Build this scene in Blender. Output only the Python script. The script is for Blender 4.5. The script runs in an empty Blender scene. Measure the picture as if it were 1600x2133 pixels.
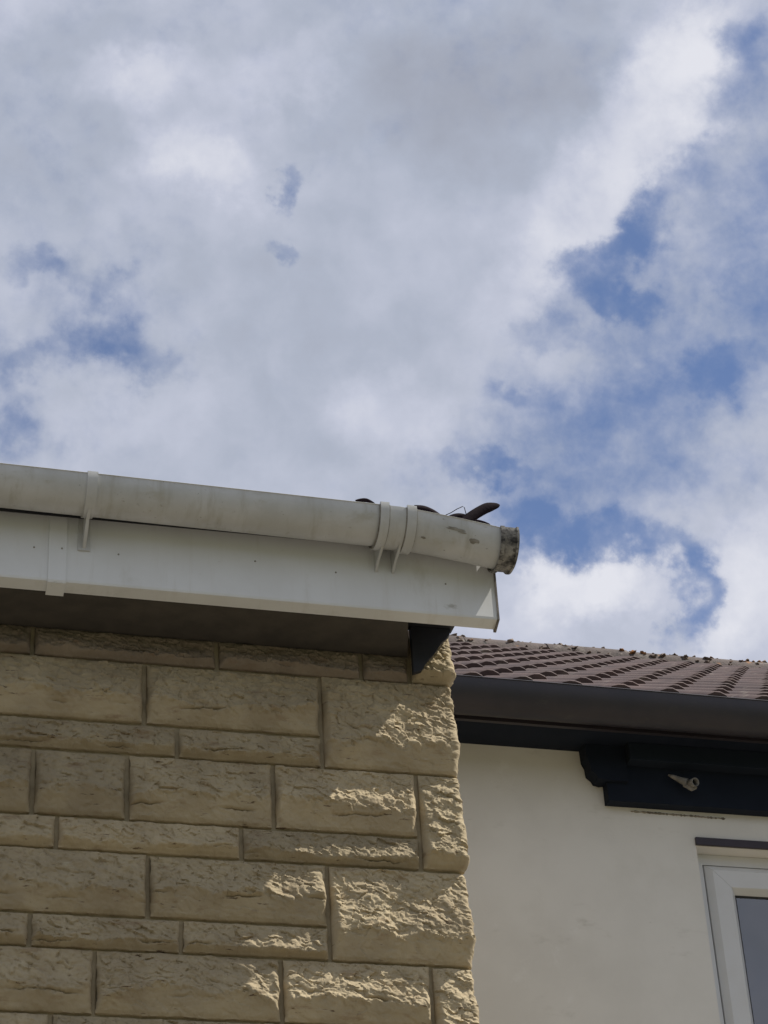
import bpy, bmesh, math, random
import numpy as np
from mathutils import Vector, Matrix

random.seed(7)
rng = np.random.default_rng(11)
scene = bpy.context.scene
COL = scene.collection

# ------------------------------------------------------------------ camera
PSI, TH, RO = math.radians(16.3062), math.radians(33.1738), math.radians(3.5472)
CAM = Vector((-1.38585, -4.28508, 1.6))
_f = Vector((math.sin(PSI) * math.cos(TH), math.cos(PSI) * math.cos(TH), math.sin(TH)))
_r = Vector((math.cos(PSI), -math.sin(PSI), 0))
_d = _f.cross(_r)
_r2 = _r * math.cos(RO) + _d * math.sin(RO)
_d2 = -_r * math.sin(RO) + _d * math.cos(RO)
_up = -_d2
cam_data = bpy.data.cameras.new("camera")
cam = bpy.data.objects.new("camera", cam_data)
COL.objects.link(cam)
M = Matrix.Identity(4)
for i in range(3):
    M[i][0] = _r2[i]; M[i][1] = _up[i]; M[i][2] = -_f[i]; M[i][3] = CAM[i]
cam.matrix_world = M
cam_data.sensor_width = 36
cam_data.lens = 4800 / 2133 * 36
cam_data.clip_start = 0.05
cam_data.clip_end = 2000
scene.camera = cam

# ------------------------------------------------------------------ exposure
vs = scene.view_settings
vs.view_transform = 'Standard'; vs.look = 'None'; vs.exposure = 0.0; vs.gamma = 1.0
vs.use_curve_mapping = False
scene.cycles.max_bounces = 8
scene.cycles.diffuse_bounces = 5

# ------------------------------------------------------------------ sun
SUN = Vector((0.69, -0.17, 1.0)).normalized()          # towards the sun
sd = bpy.data.lights.new("sun", 'SUN')
sd.energy = 5.0; sd.angle = math.radians(0.53); sd.color = (1.0, 0.95, 0.85)
sun = bpy.data.objects.new("sun", sd); COL.objects.link(sun)
sun.rotation_mode = 'QUATERNION'
sun.rotation_quaternion = SUN.to_track_quat('Z', 'Y')
sun.location = (6, -3, 12)

# ------------------------------------------------------------------ world: Nishita sky with broken cloud
world = bpy.data.worlds.new("World"); scene.world = world
world.use_nodes = True
wt = world.node_tree; wn = wt.nodes; wl = wt.links
wn.clear()
def N(t, **k):
    n = wn.new(t)
    for a, b in k.items(): setattr(n, a, b)
    return n
def math_node(op, a, b=None, c=None, clamp=False):
    n = N('ShaderNodeMath', operation=op); n.use_clamp = clamp
    for i, v in enumerate((a, b, c)):
        if v is None: continue
        if isinstance(v, (int, float)): n.inputs[i].default_value = v
        else: wl.new(v, n.inputs[i])
    return n.outputs[0]
tc = N('ShaderNodeTexCoord')
DIR = tc.outputs['Generated']
sky = N('ShaderNodeTexSky', sky_type='NISHITA')
sky.sun_disc = False
sky.sun_elevation = math.asin(SUN.z)
sky.sun_rotation = math.atan2(SUN.x, SUN.y)
sky.air_density = 1.0; sky.dust_density = 0.6; sky.ozone_density = 2.0
def noise(vec, scale, detail, rough, off=(0, 0, 0), dist=0.0, stretch=None):
    mp = N('ShaderNodeMapping'); mp.inputs['Location'].default_value = off
    if stretch: 
        mp.inputs['Rotation'].default_value = stretch[0]; mp.inputs['Scale'].default_value = stretch[1]
    wl.new(vec, mp.inputs['Vector'])
    n = N('ShaderNodeTexNoise'); n.inputs['Scale'].default_value = scale
    n.inputs['Detail'].default_value = detail; n.inputs['Roughness'].default_value = rough
    n.inputs['Distortion'].default_value = dist
    wl.new(mp.outputs[0], n.inputs['Vector'])
    return n
# wind-torn edges: the direction is warped by noise before the cloud banks are measured
w1 = noise(DIR, 14, 5, 0.55, (3.1, 1.7, 0.4))
sub = N('ShaderNodeVectorMath', operation='SUBTRACT'); sub.inputs[1].default_value = (0.5, 0.5, 0.5)
wl.new(w1.outputs['Color'], sub.inputs[0])
sc1 = N('ShaderNodeVectorMath', operation='SCALE'); sc1.inputs['Scale'].default_value = 0.055
wl.new(sub.outputs[0], sc1.inputs[0])
addw = N('ShaderNodeVectorMath', operation='ADD')
wl.new(DIR, addw.inputs[0]); wl.new(sc1.outputs[0], addw.inputs[1])
w2 = noise(DIR, 55, 6, 0.6, (1.1, 7.7, 5.4))
sub2 = N('ShaderNodeVectorMath', operation='SUBTRACT'); sub2.inputs[1].default_value = (0.5, 0.5, 0.5)
wl.new(w2.outputs['Color'], sub2.inputs[0])
sc2 = N('ShaderNodeVectorMath', operation='SCALE'); sc2.inputs['Scale'].default_value = 0.032
wl.new(sub2.outputs[0], sc2.inputs[0])
add2 = N('ShaderNodeVectorMath', operation='ADD')
wl.new(addw.outputs[0], add2.inputs[0]); wl.new(sc2.outputs[0], add2.inputs[1])
WDIR = add2.outputs[0]
# cloud banks and gaps as directions on the sky: azimuth/elevation offsets (milliradians) from due forward
def bank(u, v, su, sv, ang, w, soft=1.7):
    c = (_f + _r2 * u + _up * v).normalized()
    e1 = (_r2 - c * _r2.dot(c)).normalized(); e2 = e1.cross(c)
    a = math.radians(ang)
    x = e1 * math.cos(a) + e2 * math.sin(a); y = -e1 * math.sin(a) + e2 * math.cos(a)
    R3 = Matrix((x, y, x.cross(y))).transposed()
    mp = N('ShaderNodeMapping', vector_type='TEXTURE')
    mp.inputs['Location'].default_value = c
    mp.inputs['Rotation'].default_value = R3.to_euler('XYZ')
    mp.inputs['Scale'].default_value = (su, sv, 0.6)
    wl.new(WDIR, mp.inputs['Vector'])
    ln = N('ShaderNodeVectorMath', operation='LENGTH'); wl.new(mp.outputs[0], ln.inputs[0])
    mr = N('ShaderNodeMapRange', interpolation_type='SMOOTHERSTEP')
    mr.inputs['From Min'].default_value = 0; mr.inputs['From Max'].default_value = soft
    mr.inputs['To Min'].default_value = w; mr.inputs['To Max'].default_value = 0
    wl.new(ln.outputs['Value'], mr.inputs['Value'])
    return mr.outputs[0]
def px(x, y, rx, ry, ang, w, soft=1.7):
    return bank((x - 800) / 4800, (1066.5 - y) / 4800, rx / 4800, ry / 4800, ang, w, soft)
GAPS = [
    (1258, 502, 115, 48, 25, .85), (1345, 430, 70, 48, 35, .45), (1265, 592, 110, 36, 0, .62), (1420, 350, 90, 40, 40, .28),
    (1110, 670, 90, 42, 10, .32), (1220, 690, 70, 30, 0, .22),
    (1120, 1085, 120, 60, 0, .75), (1240, 1095, 130, 50, -8, .62), (1390, 1150, 120, 42, -20, .65), (1450, 1260, 50, 95, 8, .95), (1095, 1150, 45, 50, 0, .5),
    (1600, 430, 400, 190, 52, .44), (1420, 720, 430, 190, 12, .52), (1180, 900, 360, 130, 15, .46), (1570, 200, 80, 200, 0, .22),
    (1480, 780, 90, 42, 10, .36), (1010, 985, 110, 26, 0, .34), (1575, 110, 60, 60, 0, .35), (1070, 805, 60, 28, 0, .3), (1330, 1000, 330, 70, 0, .45), (1600, 640, 90, 70, 0, .2),
    (195, 695, 80, 44, 15, .55), (290, 755, 85, 36, -25, .5), (95, 545, 75, 34, 10, .42), (200, 590, 42, 46, 0, .42),
    (15, 900, 80, 70, 20, .62), (0, 760, 60, 120, 0, .3), (80, 745, 90, 42, 0, .42), (180, 650, 230, 170, 0, .22),
    (602, 372, 34, 46, -25, .78), (590, 415, 30, 34, 0, .35), (575, 515, 42, 24, 0, .62),
]
SOLID = [(1230, 1235, 170, 62, 5, .95), (1240, 1330, 150, 60, 0, .9), (1440, 690, 220, 110, 20, .20), (1180, 760, 120, 70, 0, .15), (1460, 570, 100, 70, 20, .28), (1570, 1260, 75, 120, 0, .9), (820, 900, 90, 60, 0, .3), (1180, 440, 330, 60, 48, .25), (1420, 170, 130, 90, 50, .35), (640, 620, 420, 420, 0, .2)]
n_a = noise(DIR, 9.0, 10, 0.58, (0.3, 5.1, 2.2), 0.3)
n_b = noise(DIR, 34.0, 8, 0.55, (7.3, 0.1, 1.2), 0.2)
n_p = noise(DIR, 75.0, 6, 0.58, (1.3, 4.1, 8.2), 0.1)
dens = math_node('MULTIPLY_ADD', n_a.outputs['Fac'], 0.60, 0.60)
dens = math_node('ADD', dens, math_node('MULTIPLY_ADD', n_b.outputs['Fac'], 0.85, -0.425))
dens = math_node('ADD', dens, math_node('MULTIPLY_ADD', n_p.outputs['Fac'], 0.90, -0.45))
for g in GAPS: dens = math_node('SUBTRACT', dens, px(*g))
for g in SOLID: dens = math_node('ADD', dens, px(*g))
amr = N('ShaderNodeMapRange', interpolation_type='SMOOTHSTEP')
amr.inputs['From Min'].default_value = -0.32; amr.inputs['From Max'].default_value = 1.0
amr.inputs['To Min'].default_value = 0.07; wl.new(dens, amr.inputs['Value'])
ALPHA = amr.outputs[0]
BRIGHT = [
    (1330, 290, 350, 90, 48, .34), (1430, 130, 150, 130, 0, .28), (1120, 560, 150, 60, 35, .15), (330, 180, 110, 60, 0, .30), (400, 350, 150, 70, -20, .34), (560, 180, 150, 60, 30, .22), (760, 340, 130, 70, 0, .10),
    (1220, 1200, 150, 70, 0, .55), (1570, 1250, 110, 150, 0, .4), (800, 880, 110, 100, 20, .30), (250, 860, 220, 60, 5, .12), (1150, 830, 130, 60, 0, .1), (20, 40, 90, 60, 0, .2), (1050, 1290, 200, 60, 0, .2),
]
GREY = [(950, 230, 330, 170, 20, .30), (650, 720, 260, 220, 0, .16), (450, 560, 260, 90, 0, .08), (200, 80, 240, 60, 0, .12), (90, 300, 160, 160, 0, .06), (560, 990, 260, 60, 0, .05), (1250, 880, 300, 100, 0, .05)]
n_c = noise(DIR, 11.0, 8, 0.5, (2.3, 9.1, 4.2), 0.2)
n_d = noise(DIR, 45.0, 7, 0.55, (5.3, 2.1, 0.2), 0.2)
tone = math_node('MULTIPLY_ADD', n_c.outputs['Fac'], 0.55, 0.19)
tone = math_node('ADD', tone, math_node('MULTIPLY_ADD', n_d.outputs['Fac'], 0.48, -0.24))
for g in BRIGHT: tone = math_node('ADD', tone, px(*g))
for g in GREY: tone = math_node('SUBTRACT', tone, px(*g))
ramp = N('ShaderNodeValToRGB')
els = ramp.color_ramp.elements
els[0].position = 0.0; els[0].color = (.35, .375, .45, 1)
els[1].position = 1.0; els[1].color = (.76, .77, .835, 1)
e = els.new(0.35); e.color = (.425, .465, .565, 1)
e = els.new(0.65); e.color = (.545, .575, .685, 1)
wl.new(tone, ramp.inputs[0])
csc = N('ShaderNodeVectorMath', operation='SCALE'); csc.inputs['Scale'].default_value = 10.0
wl.new(ramp.outputs[0], csc.inputs[0])
ssc = N('ShaderNodeVectorMath', operation='MULTIPLY'); ssc.inputs[1].default_value = (0.86, 0.94, 1.12)
wl.new(sky.outputs[0], ssc.inputs[0])
mix = N('ShaderNodeMix', data_type='RGBA')
wl.new(ALPHA, mix.inputs['Factor']); wl.new(ssc.outputs[0], mix.inputs['A']); wl.new(csc.outputs[0], mix.inputs['B'])
bg = N('ShaderNodeBackground'); bg.inputs['Strength'].default_value = 0.1
wl.new(mix.outputs['Result'], bg.inputs['Color'])
wo = N('ShaderNodeOutputWorld'); wl.new(bg.outputs[0], wo.inputs[0])

# ------------------------------------------------------------------ helpers
def mat(name, base, var=None, vscale=8.0, rough=0.7, bump=0.0, bscale=60.0, bdist=0.002, stains=(), rnd=0.0, stretch=(1, 1, 1), spec=0.5, bdetail=6):
    """Principled material: base colour broken by noise towards var, extra stains (colour, scale, lo, hi, stretch), fine relief."""
    m = bpy.data.materials.new(name); m.use_nodes = True
    nt = m.node_tree; nd = nt.nodes; lk = nt.links
    bs = nd['Principled BSDF']; bs.inputs['Roughness'].default_value = rough
    bs.inputs['Specular IOR Level'].default_value = spec
    tcn = nd.new('ShaderNodeTexCoord')
    geo = nd.new('ShaderNodeNewGeometry')
    pos = geo.outputs['Position']
    def nz(scale, detail=6, rg=0.6, st=(1, 1, 1), off=0.0):
        mp = nd.new('ShaderNodeMapping'); mp.inputs['Scale'].default_value = st
        mp.inputs['Location'].default_value = (off, off * .7, off * 1.3)
        lk.new(pos, mp.inputs['Vector'])
        n = nd.new('ShaderNodeTexNoise'); n.inputs['Scale'].default_value = scale
        n.inputs['Detail'].default_value = detail; n.inputs['Roughness'].default_value = rg
        lk.new(mp.outputs[0], n.inputs['Vector']); return n.outputs['Fac']
    def mixc(fac, a, b):
        mx = nd.new('ShaderNodeMix'); mx.data_type = 'RGBA'
        if isinstance(fac, float): mx.inputs['Factor'].default_value = fac
        else: lk.new(fac, mx.inputs['Factor'])
        for s, v in (('A', a), ('B', b)):
            if isinstance(v, tuple): mx.inputs[s].default_value = (*v, 1)
            else: lk.new(v, mx.inputs[s])
        return mx.outputs['Result']
    def rngm(v, lo, hi):
        r = nd.new('ShaderNodeMapRange'); r.interpolation_type = 'SMOOTHSTEP'
        r.inputs['From Min'].default_value = lo; r.inputs['From Max'].default_value = hi
        lk.new(v, r.inputs['Value']); return r.outputs[0]
    colr = mixc(rngm(nz(vscale, st=stretch), .3, .7), base, var or tuple(c * .85 for c in base))
    for i, (c2, s2, lo, hi, st2) in enumerate(stains):
        colr = mixc(rngm(nz(s2, 8, .62, st2, 3.3 + i * 2.1), lo, hi), colr, c2)
    if rnd:
        oi = nd.new('ShaderNodeObjectInfo')
        hs = nd.new('ShaderNodeHueSaturation')
        mv = nd.new('ShaderNodeMapRange'); mv.inputs['To Min'].default_value = 1 - rnd; mv.inputs['To Max'].default_value = 1 + rnd
        lk.new(oi.outputs['Random'], mv.inputs['Value']); lk.new(mv.outputs[0], hs.inputs['Value'])
        lk.new(colr, hs.inputs['Color']); colr = hs.outputs[0]
    lk.new(colr, bs.inputs['Base Color'])
    if bump:
        b = nd.new('ShaderNodeBump'); b.inputs['Strength'].default_value = bump; b.inputs['Distance'].default_value = bdist
        lk.new(nz(bscale, bdetail, .65), b.inputs['Height']); lk.new(b.outputs[0], bs.inputs['Normal'])
    return m

def link(name, me, parent=None, m=None, smooth=False, kind=None):
    o = bpy.data.objects.new(name, me); COL.objects.link(o)
    if parent: o.parent = parent
    if m is not None and not me.materials: me.materials.append(m)
    if smooth: me.polygons.foreach_set('use_smooth', np.ones(len(me.polygons), dtype=bool))
    if kind: o['kind'] = kind
    return o
def thing(name, label, cat, loc=(0, 0, 0), group=None):
    o = bpy.data.objects.new(name, None); COL.objects.link(o)
    o.location = loc; o['label'] = label; o['category'] = cat
    if group: o['group'] = group
    o.empty_display_size = .1
    return o
def mesh(name, verts, faces):
    me = bpy.data.meshes.new(name); me.from_pydata([tuple(v) for v in verts], [], faces); me.update()
    return me
def fixn(me):
    bm = bmesh.new(); bm.from_mesh(me); bmesh.ops.recalc_face_normals(bm, faces=bm.faces); bm.to_mesh(me); bm.free(); return me
def boxes(name, lst, bevel=0.0):
    bm = bmesh.new()
    for (x0, y0, z0, x1, y1, z1) in lst:
        r = bmesh.ops.create_cube(bm, size=1)
        bmesh.ops.scale(bm, vec=(x1 - x0, y1 - y0, z1 - z0), verts=r['verts'])
        bmesh.ops.translate(bm, vec=((x0 + x1) / 2, (y0 + y1) / 2, (z0 + z1) / 2), verts=r['verts'])
    if bevel:
        bmesh.ops.bevel(bm, geom=list(bm.edges), offset=bevel, segments=2, affect='EDGES', profile=.6)
    me = bpy.data.meshes.new(name); bm.to_mesh(me); bm.free(); return me
def prism_x(name, prof, xs, dz=None, dy=None, closed=True):
    """sweep a (y,z) outline along x stations; dz(x) sags it."""
    n = len(prof); V = []; F = []
    for x in xs:
        for (y, z) in prof: V.append((x, y + (dy(x) if dy else 0), z + (dz(x) if dz else 0)))
    for k in range(len(xs) - 1):
        for i in range(n if closed else n - 1):
            j = (i + 1) % n
            F.append((k * n + i, k * n + j, (k + 1) * n + j, (k + 1) * n + i))
    if closed:
        F.append(tuple(range(n))[::-1]); F.append(tuple((len(xs) - 1) * n + i for i in range(n)))
    return fixn(mesh(name, V, F))
def sharp(me, ang=35):
    try: me.set_sharp_from_angle(angle=math.radians(ang))
    except Exception: pass

# numpy noise ---------------------------------------------------------------
def _hash(ix, iy, s):
    h = (ix.astype(np.int64) * 374761393 + iy.astype(np.int64) * 668265263 + s * 974711) & 0x7fffffff
    h = ((h ^ (h >> 13)) * 1274126177) & 0x7fffffff
    return ((h ^ (h >> 16)) & 0xffffff) / float(0xffffff)
def perlin(x, y, s):
    xi = np.floor(x); yi = np.floor(y); fx = x - xi; fy = y - yi
    xi = xi.astype(np.int64); yi = yi.astype(np.int64)
    ux = fx * fx * fx * (fx * (fx * 6 - 15) + 10); uy = fy * fy * fy * (fy * (fy * 6 - 15) + 10)
    def g(a, b, dx, dy):
        t = _hash(a, b, s) * 2 * np.pi; return np.cos(t) * dx + np.sin(t) * dy
    a = g(xi, yi, fx, fy); b = g(xi + 1, yi, fx - 1, fy); c = g(xi, yi + 1, fx, fy - 1); d = g(xi + 1, yi + 1, fx - 1, fy - 1)
    return ((a * (1 - ux) + b * ux) * (1 - uy) + (c * (1 - ux) + d * ux) * uy) * 1.5
def fbm(x, y, s, o=4, g=.5):
    v = 0; a = 1
    for k in range(o):
        v = v + a * perlin(x * 2 ** k, y * 2 ** k, s + k * 17); a *= g
    return v
def chips(x, y, s, tilt, off):
    """split-stone facets: every cell is a small tilted plane."""
    xi = np.floor(x); yi = np.floor(y)
    best = np.full(x.shape, 1e9); h = np.zeros(x.shape)
    for dx in (-1, 0, 1):
        for dy in (-1, 0, 1):
            cx = (xi + dx).astype(np.int64); cy = (yi + dy).astype(np.int64)
            px_ = cx + .15 + .7 * _hash(cx, cy, s); py_ = cy + .15 + .7 * _hash(cx, cy, s + 5)
            ddx = x - px_; ddy = y - py_; d = ddx * ddx + ddy * ddy
            gx = (_hash(cx, cy, s + 9) - .5) * 2 * tilt; gy = (_hash(cx, cy, s + 13) - .5) * 2 * tilt
            hh = (_hash(cx, cy, s + 21) - .5) * 2 * off + gx * ddx + gy * ddy
            m = d < best; best = np.where(m, d, best); h = np.where(m, hh, h)
    return h

# ------------------------------------------------------------------ materials
STAIN_Z = (1, 1, 4.5)
M_stone = mat("buff_rockfaced_stone", (.45, .368, .235), (.34, .272, .172), 9, .92, .6, 300, .0014,
              [((.30, .22, .13), 14, .56, .72, (1, 1, 3.0)), ((.12, .08, .045), 22, .635, .69, (1, 1, 6)), ((.54, .47, .32), 22, .62, .8, (1, 1, 2))], rnd=.15)
M_stone_shaded = mat("shaded_brown_stone", (.27, .215, .155), (.21, .165, .12), 9, .92, .6, 300, .0014,
                  [((.20, .14, .09), 14, .54, .70, (1, 1, 3.0)), ((.36, .31, .22), 22, .62, .8, (1, 1, 2))], rnd=.10)  # browner, darker copy of the stone: eaves shade put into the top course's colour
BLOCK_M = M_stone
M_mortar = mat("grey_buff_mortar", (.42, .345, .225), (.31, .255, .165), 30, .95, .5, 300, .001)
M_upvc = mat("weathered_white_pvc", (.605, .605, .60), (.50, .50, .485), 9, .38, .05, 90, .0006,
             [((.44, .43, .39), 8, .50, .76, (4, 1, .9)), ((.45, .43, .37), 13, .55, .78, (1, 1, 2.0)), ((.30, .28, .23), 42, .64, .76, (.6, 1, 1.5)), ((.16, .14, .12), 85, .66, .74, (1, 1, 1))])
M_fascia = mat("white_pvc_fascia", (.77, .775, .775), (.71, .71, .70), 5, .35, .03, 60, .0005,
               [((.68, .67, .65), 7, .52, .76, (5, 1, .5)), ((.55, .53, .48), 9, .56, .80, (1, 1, .5)), ((.40, .38, .33), 26, .66, .80, (.6, 1, 1.2))])
M_cap = mat("mould_stained_white_pvc", (.36, .34, .31), (.24, .225, .20), 26, .6, .4, 160, .002,
            [((.022, .020, .020), 40, .40, .66, (1, 1, 1.6)), ((.10, .09, .08), 90, .55, .62, (1, 1, 1))])
M_grime = mat("dark_gutter_grime", (.20, .18, .15), (.33, .31, .27), 60, .9, .3, 200, .001)
M_soffit = mat("brown_stained_soffit", (.090, .078, .064), (.058, .051, .044), 14, .7, .2, 90, .001)
M_timber_shade = mat("dark_timber_and_shade", (.018, .019, .024), (.026, .026, .03), 12, .6, .2, 90, .001)
M_render = mat("cream_render", (.80, .775, .725), (.72, .695, .645), 3.0, .9, .35, 160, .0012,
               [((.60, .575, .52), 7, .60, .82, (1, 1, 2.2)), ((.82, .80, .76), 10, .62, .8, (1, 1, 1)), ((.50, .47, .42), 30, .68, .80, (.5, 1, 2.0)), ((.74, .715, .66), 4, .55, .74, (1.0, 1, .8))])
M_bgutter = mat("brown_gutter_pvc", (.038, .032, .037), (.028, .025, .031), 9, .42, .1, 60, .0008, [((.055, .05, .046), 14, .58, .8, (1, 1, 3))])
M_navy = mat("dark_painted_timber", (.006, .010, .020), (.009, .014, .026), 8, .8, .15, 70, .0008, spec=.25)
M_navy2 = mat("dark_painted_beam", (.012, .018, .030), (.009, .015, .025), 8, .8, .15, 70, .0008, spec=.25)
M_tile = mat("brown_concrete_tile", (.118, .078, .072), (.082, .056, .056), 6, .85, .5, 120, .002,
             [((.21, .175, .15), 12, .56, .75, (1, 1, 1)), ((.075, .05, .055), 9, .58, .72, (1, 1, 1)), ((.30, .27, .23), 34, .70, .76, (1, 1, 1))], rnd=.16)
M_ridge = mat("lichened_ridge_tile", (.135, .105, .095), (.095, .075, .07), 9, .9, .8, 60, .006,
              [((.24, .21, .18), 10, .54, .66, (1, 1, 1)), ((.32, .16, .07), 6, .62, .70, (1, 1, 1)), ((.06, .055, .05), 22, .58, .66, (1, 1, 1))], rnd=.12)
M_moss = mat("dry_moss", (.17, .13, .11), (.25, .19, .15), 18, .95, .7, 90, .006, [((.34, .16, .06), 5, .52, .62, (1, 1, 1)), ((.26, .24, .20), 11, .58, .66, (1, 1, 1))])
M_frame = mat("window_white_pvc", (.70, .70, .70), (.66, .655, .64), 6, .3, .02, 60, .0004)
M_rubber = mat("black_gasket", (.02, .02, .022), None, 9, .6)
M_drip = mat("plum_drip_strip", (.05, .035, .045), (.035, .026, .034), 12, .5, .1, 60, .0006)
M_leaf = mat("dead_leaf_dark", (.010, .006, .010), (.018, .010, .013), 40, .9, .5, 150, .0015, spec=.15)
M_stub = mat("chalky_plastic_stub", (.27, .255, .235), (.15, .145, .135), 40, .7, .3, 150, .001)
M_ground = mat("pale_paving", (.185, .165, .135), (.155, .14, .115), 1.5, .9, .3, 30, .004)
M_sky_block = mat("sky_block_green", (.045, .065, .025), (.075, .085, .035), .6, .95, .4, 3, .1)
M_curtain = mat("pale_net_curtain", (.66, .68, .70), (.52, .55, .58), 5, .9)
m = bpy.data.materials.new("double_glazing"); m.use_nodes = True
nt = m.node_tree; nt.nodes.clear()
o_ = nt.nodes.new('ShaderNodeOutputMaterial'); g_ = nt.nodes.new('ShaderNodeBsdfGlossy'); g_.inputs['Roughness'].default_value = .01
t_ = nt.nodes.new('ShaderNodeBsdfTransparent'); t_.inputs['Color'].default_value = (.80, .86, .86, 1)
lw = nt.nodes.new('ShaderNodeFresnel'); lw.inputs['IOR'].default_value = 2.9
mx_ = nt.nodes.new('ShaderNodeMixShader')
nt.links.new(lw.outputs[0], mx_.inputs[0]); nt.links.new(t_.outputs[0], mx_.inputs[1]); nt.links.new(g_.outputs[0], mx_.inputs[2]); nt.links.new(mx_.outputs[0], o_.inputs[0])
M_glass = m

# ------------------------------------------------------------------ ground
gm = mesh("ground", [(-400, -9, 0), (400, -9, 0), (400, 400, 0), (-400, 400, 0)], [(0, 1, 2, 3)])
link("ground", gm, None, M_ground, kind='structure')
# unseen green slope behind the camera, added to block low sky light
V = []; F = []
gx = [-400, -120, -60, -30, -15, 0, 15, 30, 60, 120, 400]; gy = [-9, -12, -16, -22, -30, -45, -80, -400]; gz = [0, 1.2, 2.6, 4.4, 6.5, 9, 14, 45]
for yi, y in enumerate(gy):
    for xi, x in enumerate(gx): V.append((x, y, gz[yi] * (1 + .08 * math.sin(x * .07 + yi)) if yi else 0))
for yi in range(len(gy) - 1):
    for xi in range(len(gx) - 1):
        a = yi * len(gx) + xi; F.append((a, a + 1, a + len(gx) + 1, a + len(gx)))
link("sky_block_slope", fixn(mesh("sky_block_slope", V, F)), None, M_sky_block, True, kind='structure')

# ================================================================== STONE HOUSE
house = thing("stone_house", "house wall of buff rock-faced stone under white gutter and white fascia", "house", (-1.0, 0, 0))
IH = Vector((1.0, 0, 0))
def hpart(name, me, m, smooth=False, parent=None, kind=None, label=None):
    """part of the stone house (geometry is given in world metres)."""
    p = parent or house
    o = link(name, me, p, m, smooth, kind)
    if p is house: o.location = IH
    if label: o['label'] = label
    return o
wall = hpart("wall", boxes("stone_wall", [(-2.2, .0075, 0, -.0115, 6.0, 4.185)]), M_mortar)

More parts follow.
